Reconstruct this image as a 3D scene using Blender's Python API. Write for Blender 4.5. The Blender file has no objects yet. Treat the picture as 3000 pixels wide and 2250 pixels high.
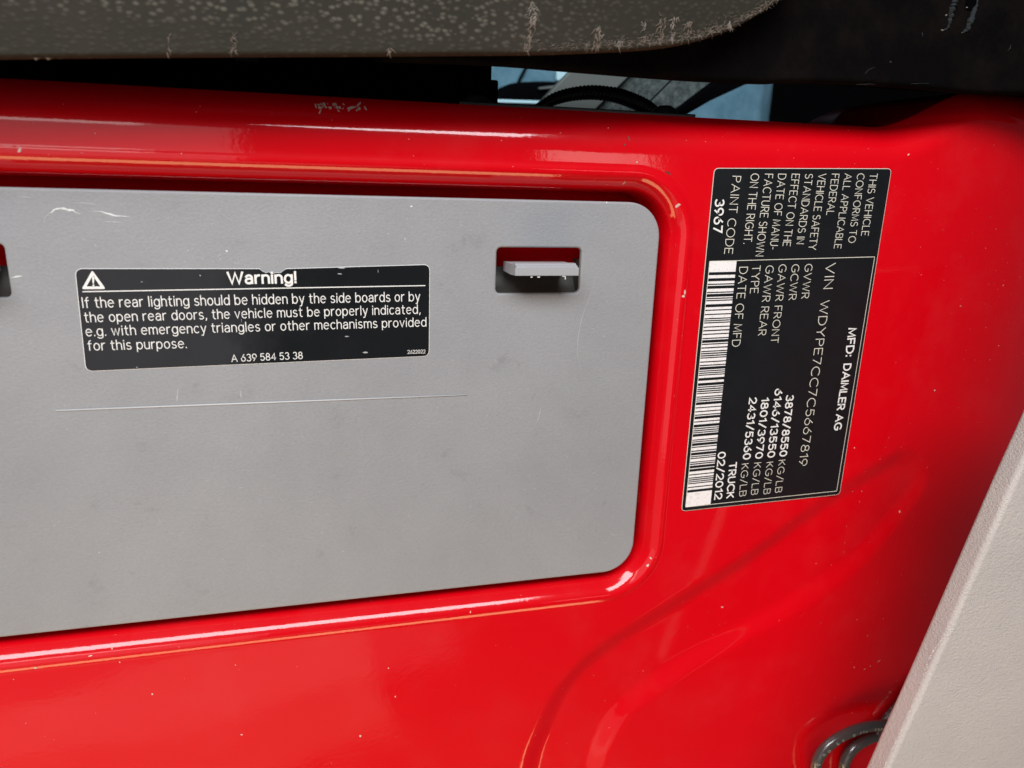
import bpy, bmesh, math, random
import numpy as np
from mathutils import Vector, Matrix
random.seed(7)
S = bpy.context.scene
COL = S.collection
MM = 0.001

# ------------------------------------------------------------------ camera
# World axes: X along the seat base, Y into it, Z up.  Millimetres below, metres in Blender.
F = 2200.0                      # focal length in photo pixels (3000 wide)
_h = np.array([8500., -335., F]); _v = np.array([-250., 7775., F])
_h /= np.linalg.norm(_h); _v -= _h * (_h @ _v); _v /= np.linalg.norm(_v)
_n = np.cross(_h, _v)
ROT = np.array([_h, _n, -_v])   # camera (right, down, forward) -> world
DIST = 330.0                    # camera to the face of the seat base, mm

def at(px, py, Y=0.0):
    """the point at depth Y (mm) that the photo shows at a pixel"""
    d = ROT @ np.array([(px - 1500) / F, (py - 1125) / F, 1.0])
    t = (DIST + Y) / d[1]
    return np.array([d[0] * t, Y, d[2] * t])

def xz(px, py, Y=0.0):
    p = at(px, py, Y); return np.array([p[0], p[2]])

cam_d = bpy.data.cameras.new('camera'); cam = bpy.data.objects.new('camera', cam_d); COL.objects.link(cam)
r, d_, fw = ROT[:, 0], ROT[:, 1], ROT[:, 2]
cam.matrix_world = Matrix(((r[0], -d_[0], -fw[0], 0), (r[1], -d_[1], -fw[1], -DIST * MM), (r[2], -d_[2], -fw[2], 0), (0, 0, 0, 1)))
cam_d.sensor_width = 36; cam_d.lens = 36 * F / 3000
cam_d.clip_start = 0.01; cam_d.clip_end = 50
cam_d.dof.use_dof = True; cam_d.dof.focus_distance = 0.362; cam_d.dof.aperture_fstop = 10
S.camera = cam

# ------------------------------------------------------------------ light
S.view_settings.view_transform = 'Standard'
try: S.view_settings.look = 'None'
except Exception: pass
S.view_settings.exposure = 0.12; S.view_settings.gamma = 1; S.view_settings.use_curve_mapping = False
W = bpy.data.worlds.new('World'); S.world = W; W.use_nodes = True
wn = W.node_tree.nodes; bg = wn['Background']
bg.inputs[0].default_value = (0.55, 0.62, 0.75, 1); bg.inputs[1].default_value = 0.05

def area(name, loc, target, sx, sy, L, col, spread=180):
    """rectangular area lamp of radiance L"""
    l = bpy.data.lights.new(name, 'AREA'); l.shape = 'RECTANGLE'; l.size = sx; l.size_y = sy
    l.energy = L * math.pi * sx * sy; l.color = col; l.spread = math.radians(spread)
    o = bpy.data.objects.new(name, l); COL.objects.link(o)
    o.location = loc
    o.rotation_euler = (Vector(target) - Vector(loc)).to_track_quat('-Z', 'Y').to_euler()
    return o
area('sky_light', (-0.22, -1.03, 1.08), (0.0, 0, -0.06), 1.6, 0.52, 13.5, (0.93, 0.96, 1.0))
area('yard_light', (-0.60, -1.25, -0.05), (0.0, 0, -0.1), 1.0, 1.3, 0.75, (1.0, 0.93, 0.97))
area('doorway_light', (-0.70, -1.25, 0.56), (0.0, 0, -0.05), 0.8, 0.16, 3.0, (1.0, 0.93, 0.90))
area('bay_light', (0.60, -1.25, 0.04), (0.1, 0, 0.0), 0.22, 0.13, 2.6, (1.0, 0.92, 0.88))
area('ground_light', (-0.70, -1.15, -0.93), (-0.5, 0, -0.1), 2.0, 0.46, 0.32, (1.0, 0.78, 0.76))
area('step_light', (-0.62, -1.12, -1.24), (-0.5, 0, -0.1), 1.5, 0.34, 0.5, (1.0, 0.66, 0.50)).rotation_euler.rotate_axis('Z', math.radians(9))
area('warm_light', (-0.25, -0.36, -0.85), (-0.25, 0, 0.0), 1.3, 0.2, 5.0, (1.0, 0.70, 0.34))
area('cabin_light', (0.12, 0.20, 0.5), (0.22, 0.55, 0.05), 0.5, 0.25, 2.8, (0.55, 0.82, 1.0))

# ------------------------------------------------------------------ helpers
def tag(o, label=None, cat=None, group=None, kind=None):
    if label: o['label'] = label
    if cat: o['category'] = cat
    if group: o['group'] = group
    if kind: o['kind'] = kind
    return o

def empty(name, loc=(0, 0, 0)):
    o = bpy.data.objects.new(name, None); COL.objects.link(o)
    o.location = [c * MM for c in loc]; o.empty_display_size = 0.02
    return o

def link(name, me, mats, parent=None):
    """link mesh (vertices already in metres, world space) under a thing"""
    o = bpy.data.objects.new(name, me); COL.objects.link(o)
    if not isinstance(mats, (list, tuple)): mats = [mats]
    if mats and not me.materials:
        for m in mats: me.materials.append(m)
    if parent:
        o.parent = parent
        q = Vector((0, 0, 0)); p = parent
        while p: q += p.location; p = p.parent
        o.location = -q
    return o

def mesh(name, verts, faces, smooth=True, midx=None):
    me = bpy.data.meshes.new(name)
    me.from_pydata([[c * MM for c in v] for v in verts], [], faces)
    if midx: me.polygons.foreach_set('material_index', midx)
    if smooth: me.polygons.foreach_set('use_smooth', [True] * len(me.polygons))
    me.update(); return me

class MB:
    def __init__(s): s.v = []; s.f = []; s.m = []
    def poly(s, pts, m=0):
        b = len(s.v); s.v += [list(p) for p in pts]; s.f.append(list(range(b, b + len(pts)))); s.m.append(m)
    def add(s, verts, faces, m=0):
        b = len(s.v); s.v += [list(p) for p in verts]
        for f in faces: s.f.append([b + i for i in f]); s.m.append(m)
    def box(s, x0, x1, y0, y1, z0, z1, m=0):
        v = [(x, y, z) for x in (x0, x1) for y in (y0, y1) for z in (z0, z1)]
        s.add(v, [(0, 1, 3, 2), (4, 6, 7, 5), (0, 4, 5, 1), (2, 3, 7, 6), (0, 2, 6, 4), (1, 5, 7, 3)], m)
    def tube(s, path, rad, n=12, m=0, caps=True):
        P = [np.array(p, float) for p in path]; N = len(P)
        rads = rad if hasattr(rad, '__len__') else [rad] * N
        up = np.array([0.13, -1, 0.21]); vs = []
        for i in range(N):
            t = P[min(i + 1, N - 1)] - P[max(i - 1, 0)]; t /= np.linalg.norm(t) + 1e-12
            a = up - t * (up @ t); a /= np.linalg.norm(a); up = a; b = np.cross(t, a)
            for k in range(n):
                th = 2 * math.pi * k / n
                vs.append(P[i] + rads[i] * (a * math.cos(th) + b * math.sin(th)))
        fs = [(i * n + k, i * n + (k + 1) % n, (i + 1) * n + (k + 1) % n, (i + 1) * n + k) for i in range(N - 1) for k in range(n)]
        if caps: fs += [tuple(range(n))[::-1], tuple((N - 1) * n + k for k in range(n))]
        s.add(vs, fs, m)
    def build(s, name, mats, parent=None, smooth=False, bevel=0, seg=3):
        me = mesh(name, s.v, s.f, smooth, s.m)
        o = link(name, me, mats, parent)
        if bevel:
            bm = bmesh.new(); bm.from_mesh(me)
            bmesh.ops.recalc_face_normals(bm, faces=bm.faces)
            bmesh.ops.bevel(bm, geom=list(bm.edges), offset=bevel * MM, segments=seg, affect='EDGES', profile=0.5)
            bm.to_mesh(me); bm.free()
            me.polygons.foreach_set('use_smooth', [True] * len(me.polygons))
            wnm(o)
        return o

def wnm(o):
    m = o.modifiers.new('weighted_normal', 'WEIGHTED_NORMAL'); m.keep_sharp = True; m.weight = 80
    return o

def catmull(pts, n=8, closed=False):
    P = [np.array(p, float) for p in pts]; out = []
    N = len(P)
    for i in range(N if closed else N - 1):
        g = (lambda k: P[k % N]) if closed else (lambda k: P[min(max(k, 0), N - 1)])
        a, b, c, d = g(i - 1), g(i), g(i + 1), g(i + 2)
        for k in range(n):
            t = k / n
            out.append(0.5 * (2 * b + (c - a) * t + (2 * a - 5 * b + 4 * c - d) * t * t + (3 * b - a - 3 * c + d) * t ** 3))
    if not closed: out.append(P[-1])
    return out

def rrect(x0, x1, z0, z1, r, n=10):
    out = []
    for cx, cz, a0 in ((x1 - r, z1 - r, 0), (x0 + r, z1 - r, 90), (x0 + r, z0 + r, 180), (x1 - r, z0 + r, 270)):
        for k in range(n + 1):
            a = math.radians(a0 + 90 * k / n); out.append((cx + r * math.cos(a), cz + r * math.sin(a)))
    return out

def plate(name, loops, yf, th, bev, mats, parent=None, res=4):
    """solid plate from outline loops (x, z) in mm: front face at depth yf, thickness th, rounded edges"""
    cu = bpy.data.curves.new(name, 'CURVE'); cu.dimensions = '2D'; cu.fill_mode = 'BOTH'
    for lp in loops:
        sp = cu.splines.new('POLY'); sp.points.add(len(lp) - 1)
        for p, q in zip(sp.points, lp): p.co = (q[0], q[1], 0, 1)
        sp.use_cyclic_u = True
    cu.extrude = th / 2 - bev; cu.bevel_depth = bev; cu.bevel_resolution = res; cu.offset = -bev
    tmp = bpy.data.objects.new('tmp', cu); COL.objects.link(tmp)
    me = bpy.data.meshes.new_from_object(tmp.evaluated_get(bpy.context.evaluated_depsgraph_get()))
    bpy.data.objects.remove(tmp); bpy.data.curves.remove(cu)
    me.name = name; ym = yf + th / 2
    co = np.zeros(len(me.vertices) * 3); me.vertices.foreach_get('co', co); co = co.reshape(-1, 3)
    co = np.stack([co[:, 0], ym - co[:, 2], co[:, 1]], 1) * MM
    me.vertices.foreach_set('co', co.ravel()); me.materials.clear()
    bm = bmesh.new(); bm.from_mesh(me); bmesh.ops.remove_doubles(bm, verts=bm.verts, dist=1e-6)
    bmesh.ops.recalc_face_normals(bm, faces=bm.faces); bm.to_mesh(me); bm.free()
    me.polygons.foreach_set('use_smooth', [True] * len(me.polygons)); me.update()
    return wnm(link(name, me, mats, parent))

def ell(cx, cy, rx, ry, a0, a1, n=12):
    return [(cx + rx * math.cos(math.radians(a0 + (a1 - a0) * k / n)), cy + ry * math.sin(math.radians(a0 + (a1 - a0) * k / n))) for k in range(n + 1)]
_o = lambda: ell(.27, .36, .27, .36, 90, 450, 16)
GLY = {   # single-stroke lettering: width, strokes; cap height 1
 'A': (.80, [[(0, 0), (.40, 1), (.80, 0)], [(.13, .34), (.67, .34)]]),
 'B': (.60, [[(.36, .53), (0, .53), (0, 1)] + ell(.34, .765, .24, .235, 90, -90) + ell(.34, .265, .27, .265, 90, -90) + [(0, 0), (0, .53)]]),
 'C': (.74, [ell(.44, .5, .44, .5, 48, 312, 18)]),
 'D': (.70, [[(0, 0), (0, 1)] + ell(.26, .5, .44, .5, 90, -90, 16) + [(0, 0)]]),
 'E': (.55, [[(.55, 1), (0, 1), (0, 0), (.55, 0)], [(0, .52), (.47, .52)]]),
 'F': (.52, [[(.52, 1), (0, 1), (0, 0)], [(0, .50), (.45, .50)]]),
 'G': (.82, [ell(.44, .5, .44, .5, 48, 325, 18) + [(.82, .46), (.50, .46)]]),
 'H': (.66, [[(0, 0), (0, 1)], [(.66, 0), (.66, 1)], [(0, .52), (.66, .52)]]),
 'I': (.04, [[(.02, 0), (.02, 1)]]),
 'K': (.58, [[(0, 0), (0, 1)], [(.56, 1), (0, .40)], [(.19, .60), (.58, 0)]]),
 'L': (.50, [[(0, 1), (0, 0), (.50, 0)]]),
 'M': (.80, [[(0, 0), (.06, 1), (.40, .12), (.74, 1), (.80, 0)]]),
 'N': (.66, [[(0, 0), (0, 1), (.66, 0), (.66, 1)]]),
 'O': (.88, [ell(.44, .5, .44, .5, 90, 450, 24)]),
 'P': (.56, [[(0, 0), (0, 1)] + ell(.29, .74, .27, .26, 90, -90) + [(0, .48)]]),
 'R': (.60, [[(0, 0), (0, 1)] + ell(.31, .74, .26, .26, 90, -90) + [(0, .48)], [(.27, .48), (.60, 0)]]),
 'S': (.56, [ell(.28, .755, .25, .245, 35, 270) + ell(.28, .265, .28, .265, 80, -148)]),
 'T': (.62, [[(0, 1), (.62, 1)], [(.31, 1), (.31, 0)]]),
 'U': (.62, [[(0, 1), (0, .31)] + ell(.31, .31, .31, .31, 180, 360) + [(.62, 1)]]),
 'V': (.76, [[(0, 1), (.38, 0), (.76, 1)]]),
 'W': (1.08, [[(0, 1), (.28, 0), (.54, .94), (.80, 0), (1.08, 1)]]),
 'Y': (.72, [[(0, 1), (.36, .46), (.72, 1)], [(.36, .46), (.36, 0)]]),
 '0': (.58, [ell(.29, .5, .29, .5, 90, 450, 20)]),
 '1': (.26, [[(0, .80), (.24, 1), (.24, 0)]]),
 '2': (.56, [ell(.28, .715, .28, .285, 165, -35) + [(0, 0), (.58, 0)]]),
 '3': (.58, [ell(.28, .765, .25, .235, 150, -80) + ell(.28, .265, .30, .265, 80, -150)]),
 '4': (.62, [[(.46, 0), (.46, 1), (0, .28), (.62, .28)]]),
 '5': (.57, [[(.52, 1), (.10, 1), (.05, .55)] + ell(.28, .315, .29, .315, 128, -145)]),
 '6': (.58, [[(.42, 1), (.07, .50)] + ell(.29, .31, .29, .31, 140, 500, 20)]),
 '7': (.56, [[(0, 1), (.56, 1), (.18, 0)]]),
 '8': (.58, [ell(.29, .765, .23, .235, -90, 270, 16), ell(.29, .265, .29, .265, 90, 450, 18)]),
 '9': (.58, [[(.16, 0), (.51, .50)] + ell(.29, .69, .29, .31, -40, 320, 20)]),
 '/': (.46, [[(0, -.06), (.46, 1.06)]]), '-': (.26, [[(0, .40), (.26, .40)]]),
 '.': (.06, [[(.03, 0), (.03, .07)]]), ',': (.10, [[(.09, .08), (.02, -.15)]]), ':': (.06, [[(.03, .05), (.03, .13)], [(.03, .62), (.03, .70)]]),
 '!': (.06, [[(.03, 1), (.03, .28)], [(.03, .02), (.03, .09)]]),
 'a': (.50, [ell(.25, .49, .22, .23, 160, 0) + [(.47, 0)], [(.47, .42), (.22, .41)] + ell(.21, .205, .21, .205, 90, 270) + [(.30, .01), (.47, .15)]]),
 'b': (.54, [[(0, 1.02), (0, 0)], _o()]), 'c': (.48, [ell(.27, .36, .27, .36, 48, 312)]),
 'd': (.54, [[(.54, 1.02), (.54, 0)], _o()]), 'e': (.54, [[(.02, .39), (.54, .39)] + ell(.27, .36, .27, .36, 5, 315, 16)]),
 'f': (.36, [[(.14, 0), (.14, .82)] + ell(.32, .82, .18, .19, 180, 90, 6), [(0, .70), (.34, .70)]]),
 'g': (.54, [_o(), [(.54, .72), (.54, -.03)] + ell(.27, -.03, .27, .24, 0, -150)]),
 'h': (.48, [[(0, 1.02), (0, 0)], [(0, .44)] + ell(.24, .46, .24, .26, 180, 0) + [(.48, 0)]]),
 'i': (.04, [[(.02, .71), (.02, 0)], [(.02, .90), (.02, .98)]]), 'l': (.04, [[(.02, 1.02), (.02, 0)]]),
 'm': (.80, [[(0, .72), (0, 0)], [(0, .46)] + ell(.20, .48, .20, .24, 180, 0) + [(.40, 0)], [(.40, .46)] + ell(.60, .48, .20, .24, 180, 0) + [(.80, 0)]]),
 'n': (.48, [[(0, .72), (0, 0)], [(0, .44)] + ell(.24, .46, .24, .26, 180, 0) + [(.48, 0)]]), 'o': (.54, [_o()]),
 'p': (.54, [[(0, .72), (0, -.28)], _o()]), 'r': (.30, [[(0, .72), (0, 0)], [(0, .42)] + ell(.28, .42, .28, .30, 180, 84, 7)]),
 's': (.44, [ell(.22, .54, .19, .18, 35, 270, 9) + ell(.22, .18, .22, .18, 80, -150, 9)]),
 't': (.34, [[(.13, .95), (.13, .17)] + ell(.30, .17, .17, .17, 180, 280, 7), [(0, .70), (.33, .70)]]),
 'u': (.48, [[(.48, .72), (.48, 0)], [(0, .72), (0, .26)] + ell(.24, .26, .24, .26, 180, 360)]),
 'v': (.50, [[(0, .72), (.25, 0), (.50, .72)]]), 'w': (.78, [[(0, .72), (.20, 0), (.39, .68), (.58, 0), (.78, .72)]]),
 'y': (.50, [[(0, .72), (.26, .03)], [(.50, .72), (.18, -.28), (.04, -.28)]]),
}
def ribbon(mb, P, w, Y, m=0):
    """one stroke as a mitred ribbon of width w (points x, z)"""
    Q = [np.array(P[0], float)]
    for p in P[1:]:
        if np.linalg.norm(np.array(p) - Q[-1]) > 1e-4: Q.append(np.array(p, float))
    closed = np.linalg.norm(Q[0] - Q[-1]) < 1e-3 and len(Q) > 3
    if closed: Q.pop()
    N = len(Q); vs = []
    for i in range(N):
        a = Q[i] - Q[i - 1] if (i or closed) else Q[1] - Q[0]
        b = Q[(i + 1) % N] - Q[i] if (i < N - 1 or closed) else a
        a = a / np.linalg.norm(a); b = b / np.linalg.norm(b)
        t_ = a + b; L = np.linalg.norm(t_)
        if L < .2: t_ = np.array([-a[1], a[0]]); L = 1
        t_ = t_ / np.linalg.norm(t_); nn = np.array([-t_[1], t_[0]]); k = 1 / max(nn @ np.array([-a[1], a[0]]), .55)
        e = 0
        if not closed and i == 0: e = -.35 * w
        if not closed and i == N - 1: e = .35 * w
        c = Q[i] + t_ * e
        vs += [c + nn * w / 2 * k, c - nn * w / 2 * k]
    fs = [(2 * i, 2 * i + 1, 2 * ((i + 1) % N) + 1, 2 * ((i + 1) % N)) for i in range(N if closed else N - 1)]
    mb.add([(p[0], Y, p[1]) for p in vs], fs, m)
def text(mb, body, p0, p1, cap, w=0.08, Y=0.0, m=0, gap=.235, space=.62, jit=0):
    """lettering from p0 to p1 (x, z in mm along the baseline); cap height in mm; w = stroke width / cap height"""
    x = 0; out = []
    for ch in body:
        if ch == ' ': x += space - gap; continue
        wd, st = GLY[ch]
        if x: x += gap
        out.append((x, st)); x += wd
    p0 = np.array(p0); p1 = np.array(p1); L = np.linalg.norm(p1 - p0); u = (p1 - p0) / L; v = np.array([-u[1], u[0]])
    sx = L / x
    for x0, st in out:
        for k, pts in enumerate(st):
            ribbon(mb, [p0 + u * (x0 + q[0]) * sx + v * q[1] * cap for q in pts], w * cap, Y - .012 * k, m)

def merge(o, mb, mats):
    """add surface marks to a part's own mesh"""
    b = len(o.data.materials)
    for q in mats: o.data.materials.append(q)
    off = Vector((0, 0, 0)); p = o
    while p: off += p.location; p = p.parent
    bm = bmesh.new(); bm.from_mesh(o.data)
    vs = [bm.verts.new(Vector([c * MM for c in v]) - off) for v in mb.v]
    for f, mi in zip(mb.f, mb.m):
        try: q = bm.faces.new([vs[i] for i in f]); q.material_index = b + mi; q.smooth = True
        except ValueError: pass
    bm.to_mesh(o.data); bm.free(); o.data.update()

# ------------------------------------------------------------------ materials
def mat(name, col, rough=0.5, spec=0.5, metal=0.0, coat=0.0, coat_rough=0.03):
    m = bpy.data.materials.new(name); m.use_nodes = True
    b = m.node_tree.nodes['Principled BSDF']
    b.inputs['Base Color'].default_value = (*col, 1); b.inputs['Roughness'].default_value = rough
    b.inputs['Specular IOR Level'].default_value = spec; b.inputs['Metallic'].default_value = metal
    b.inputs['Coat Weight'].default_value = coat; b.inputs['Coat Roughness'].default_value = coat_rough
    return m
class NT:
    def __init__(s, m): s.t = m.node_tree; s.b = s.t.nodes['Principled BSDF']; s.tc = s.t.nodes.new('ShaderNodeTexCoord')
    def new(s, kind, **kw):
        n = s.t.nodes.new(kind)
        for k, v in kw.items(): setattr(n, k, v)
        return n
    def link(s, a, b): s.t.links.new(a, b)
    def noise(s, scale, detail=3, rough=0.5, vec=None, stretch=None):
        n = s.new('ShaderNodeTexNoise'); n.inputs['Scale'].default_value = scale
        n.inputs['Detail'].default_value = detail; n.inputs['Roughness'].default_value = rough
        src = s.tc.outputs['Object']
        if stretch:
            mp = s.new('ShaderNodeMapping'); mp.inputs['Scale'].default_value = stretch; s.link(src, mp.inputs[0]); src = mp.outputs[0]
        s.link(src, n.inputs['Vector']); return n.outputs['Fac']
    def ramp(s, fac, stops):
        n = s.new('ShaderNodeValToRGB'); e = n.color_ramp.elements
        while len(e) < len(stops): e.new(0.5)
        for el, (p, c) in zip(e, stops): el.position = p; el.color = (*c, 1) if len(c) == 3 else c
        s.link(fac, n.inputs[0]); return n.outputs[0]
    def mix(s, fac, a, b, mode='MIX'):
        n = s.new('ShaderNodeMix', data_type='RGBA', blend_type=mode)
        for sock, x in ((n.inputs[0], fac), (n.inputs[6], a), (n.inputs[7], b)):
            if hasattr(x, 'is_output'): s.link(x, sock)
            elif isinstance(x, (int, float)): sock.default_value = x
            else: sock.default_value = (*x, 1)
        return n.outputs[2]
    def bump(s, h, dist, strength=1.0, prev=None):
        n = s.new('ShaderNodeBump'); n.inputs['Distance'].default_value = dist; n.inputs['Strength'].default_value = strength
        s.link(h, n.inputs['Height'])
        if prev is not None: s.link(prev, n.inputs['Normal'])
        return n.outputs[0]

# red vehicle paint: orange peel in the clear coat, dust specks
RED = mat('red_paint', (0.66, 0.0002, 0.0055), 0.5, 0.06, 0, 1.0, 0.025)
t = NT(RED)
peel = t.bump(t.noise(420, 2, 0.5), 0.00008, 0.32, t.bump(t.noise(45, 1, 0.5), 0.0003, 0.25))
t.link(peel, t.b.inputs['Coat Normal'])
speck = t.ramp(t.noise(900, 1, 0.4), [(0.0, (0, 0, 0)), (0.80, (0, 0, 0)), (0.83, (1, 1, 1)), (1, (1, 1, 1))])
haze = t.ramp(t.noise(26, 5, 0.65), [(0.0, (0, 0, 0)), (0.5, (0, 0, 0)), (0.75, (1, 1, 1)), (1, (1, 1, 1))])
t.link(t.mix(speck, t.mix(t.mix(0.05, (0, 0, 0), haze), (0.66, 0.0002, 0.0055), (0.6, 0.12, 0.12)), (0.75, 0.35, 0.33)), t.b.inputs['Base Color'])
t.link(t.ramp(t.noise(60, 4, 0.6), [(0.3, (0.045, 0.045, 0.045)), (0.8, (0.13, 0.13, 0.13))]), t.b.inputs['Coat Roughness'])

CHIP = mat('paint_chip_primer', (0.66, 0.50, 0.42), 0.6)
DARKCHIP = mat('bare_steel_chip', (0.10, 0.035, 0.03), 0.5)

# grey moulded plastic of the cover
GREY = mat('grey_plastic', (0.30, 0.295, 0.29), 0.52, 0.4)
t = NT(GREY)
g1 = t.noise(950, 3, 0.6, stretch=(0.75, 1, 1.0)); g2 = t.noise(9, 4, 0.6)
t.link(t.bump(g1, 0.00035, 0.55), t.b.inputs['Normal'])
smut = t.ramp(t.noise(75, 4, 0.6), [(0.0, (0.4, 0.4, 0.4)), (0.28, (0.68, 0.67, 0.66)), (0.36, (0.95, 0.95, 0.95)), (0.6, (1, 1, 1))])
base = t.ramp(g2, [(0.25, (0.268, 0.270, 0.276)), (0.75, (0.318, 0.320, 0.326))])
grain = t.ramp(g1, [(0.3, (0.95, 0.95, 0.95)), (0.7, (1.04, 1.04, 1.04))])
t.link(t.mix(1.0, t.mix(0.4, base, t.mix(1.0, base, smut, 'MULTIPLY')), grain, 'MULTIPLY'), t.b.inputs['Base Color'])
SCR = mat('pale_scratch', (0.72, 0.72, 0.71), 0.6)
SCRF = mat('faint_scratch', (0.43, 0.425, 0.42), 0.6)
POCKET = mat('shaded_pocket_plastic', (0.045, 0.043, 0.038), 0.5, 0.3)  # grey plastic with the slot's deep shade put into its colour
LATCH = mat('latch_plastic', (0.36, 0.36, 0.37), 0.38, 0.5)

VINYL = mat('black_label_film', (0.008, 0.009, 0.0105), 0.34, 0.35)
t = NT(VINYL)
t.link(t.ramp(t.noise(70, 5, 0.7), [(0.35, (0.28, 0.28, 0.28)), (0.75, (0.48, 0.48, 0.48))]), t.b.inputs['Roughness'])
t.link(t.bump(t.noise(160, 3, 0.5), 0.0001, 0.3), t.b.inputs['Normal'])
GLOSSV = mat('gloss_black_label_film', (0.010, 0.011, 0.012), 0.12, 0.5)
t = NT(GLOSSV)
t.link(t.ramp(t.noise(60, 5, 0.7), [(0.35, (0.08, 0.08, 0.08)), (0.75, (0.26, 0.26, 0.26))]), t.b.inputs['Roughness'])
t.link(t.bump(t.noise(120, 3, 0.5), 0.0001, 0.35), t.b.inputs['Normal'])
INK = mat('white_print', (0.82, 0.80, 0.76), 0.5)
INKY = mat('etched_print', (0.72, 0.69, 0.58), 0.5)
BARW = mat('barcode_white', (0.85, 0.80, 0.78), 0.5)
t = NT(BARW)
t.link(t.ramp(t.noise(700, 4, 0.6), [(0.33, (0.70, 0.65, 0.60)), (0.45, (0.86, 0.82, 0.80))]), t.b.inputs['Base Color'])

# dark grained seat plastic
TRIM = mat('dark_grained_plastic', (0.06, 0.055, 0.045), 0.6, 0.16)
t = NT(TRIM)
mp = t.new('ShaderNodeMapping'); mp.inputs['Scale'].default_value = (0.62, 0.7, 1.0)
wob = t.new('ShaderNodeTexNoise'); wob.inputs['Scale'].default_value = 260
t.link(t.tc.outputs['Object'], wob.inputs['Vector'])
vm = t.new('ShaderNodeVectorMath', operation='MULTIPLY_ADD'); vm.inputs[1].default_value = (0.0011, 0.0011, 0.0011)
t.link(wob.outputs['Color'], vm.inputs[0]); t.link(t.tc.outputs['Object'], vm.inputs[2])
t.link(vm.outputs[0], mp.inputs[0])
vo = t.new('ShaderNodeTexVoronoi'); vo.feature = 'F1'; vo.inputs['Scale'].default_value = 560; vo.inputs['Randomness'].default_value = 1
t.link(mp.outputs[0], vo.inputs['Vector'])
cell = t.ramp(vo.outputs['Distance'], [(0.10, (1, 1, 1)), (0.50, (0, 0, 0)), (1, (0, 0, 0))])
keep = t.ramp(t.noise(150, 3, 0.6), [(0.30, (0.25, 0.25, 0.25)), (0.50, (1, 1, 1))])
pale_tops = t.mix(1.0, cell, keep, 'MULTIPLY')
sp = t.new('ShaderNodeSeparateXYZ'); t.link(t.tc.outputs['Object'], sp.inputs[0])
def band(src, a, b, lo):
    n = t.new('ShaderNodeMapRange'); n.inputs['From Min'].default_value = a; n.inputs['From Max'].default_value = b
    n.inputs['To Min'].default_value = lo; n.inputs['To Max'].default_value = 1; t.link(src, n.inputs['Value']); return n.outputs[0]
pale_tops = t.mix(1.0, t.mix(1.0, pale_tops, band(sp.outputs['X'], .115, .055, .22), 'MULTIPLY'), band(sp.outputs['Z'], .0425, .050, .12), 'MULTIPLY')  # pale bump tops, fainter towards the right and the lower edge
tone = t.ramp(t.noise(22, 4, 0.6), [(0.3, (0.022, 0.020, 0.0135)), (0.7, (0.031, 0.025, 0.018))])
t.link(t.mix(pale_tops, tone, (0.105, 0.094, 0.072)), t.b.inputs['Base Color'])
t.link(t.bump(t.noise(1100, 3, 0.6), 0.0002, 0.4, t.bump(cell, 0.0002, 0.5)), t.b.inputs['Normal'])
FRAY = mat('frayed_plastic', (0.14, 0.105, 0.078), 0.7)
FRAYL = mat('pale_frayed_plastic', (0.19, 0.16, 0.13), 0.7)

BLACK = mat('black_plastic', (0.014, 0.013, 0.013), 0.9, 0.015)
t = NT(BLACK)
t.link(t.bump(t.noise(1000, 3, 0.6), 0.00025, 0.5), t.b.inputs['Normal'])
sm = t.ramp(t.noise(40, 5, 0.7), [(0.45, (0, 0, 0)), (0.8, (1, 1, 1))])
t.link(t.mix(sm, (0.003, 0.0026, 0.0026), (0.008, 0.0062, 0.0052)), t.b.inputs['Base Color'])
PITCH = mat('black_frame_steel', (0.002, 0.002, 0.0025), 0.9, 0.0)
GREYSC = mat('grey_scuff', (0.022, 0.025, 0.027), 0.8, 0.1)
RAIL = mat('black_rail_steel', (0.02, 0.018, 0.02), 0.3, 0.5)

BEIGE = mat('beige_grained_vinyl', (0.42, 0.36, 0.315), 0.6, 0.35)
t = NT(BEIGE)
w1 = t.noise(700, 4, 0.65, stretch=(1, 1, 1.5)); w2 = t.noise(1500, 2, 0.5)
t.link(t.bump(w2, 0.0003, 0.6, t.bump(w1, 0.0009, 0.7)), t.b.inputs['Normal'])
t.link(t.ramp(t.noise(20, 4, 0.6), [(0.3, (0.51, 0.465, 0.43)), (0.7, (0.57, 0.515, 0.475))]), t.b.inputs['Base Color'])
CREASE = mat('worn_vinyl_edge', (0.88, 0.78, 0.70), 0.7)

CABLE = mat('black_cable_sheath', (0.075, 0.074, 0.070), 0.22, 0.7, 0, 0.6, 0.1)
t = NT(CABLE); t.link(t.bump(t.noise(700, 2, 0.5), 0.0001, 0.3), t.b.inputs['Normal'])
CPRINT = mat('cable_print', (0.42, 0.50, 0.48), 0.6)
BLUE = mat('blue_grey_cloth', (0.16, 0.30, 0.40), 0.9, 0.1)
t = NT(BLUE)
t.link(t.ramp(t.noise(60, 4, 0.65), [(0.3, (0.075, 0.165, 0.22)), (0.7, (0.13, 0.25, 0.32))]), t.b.inputs['Base Color'])
PALE = mat('pale_blue_panel', (0.45, 0.68, 0.74), 0.6)
MATG = mat('grey_carpeted_panel', (0.07, 0.085, 0.085), 0.8, 0.2)
t = NT(MATG)
t.link(t.ramp(t.noise(260, 4, 0.7), [(0.35, (0.03, 0.04, 0.04)), (0.7, (0.12, 0.145, 0.14))]), t.b.inputs['Base Color'])
STRIP = mat('smooth_grey_strip', (0.11, 0.125, 0.115), 0.6, 0.3)

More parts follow.
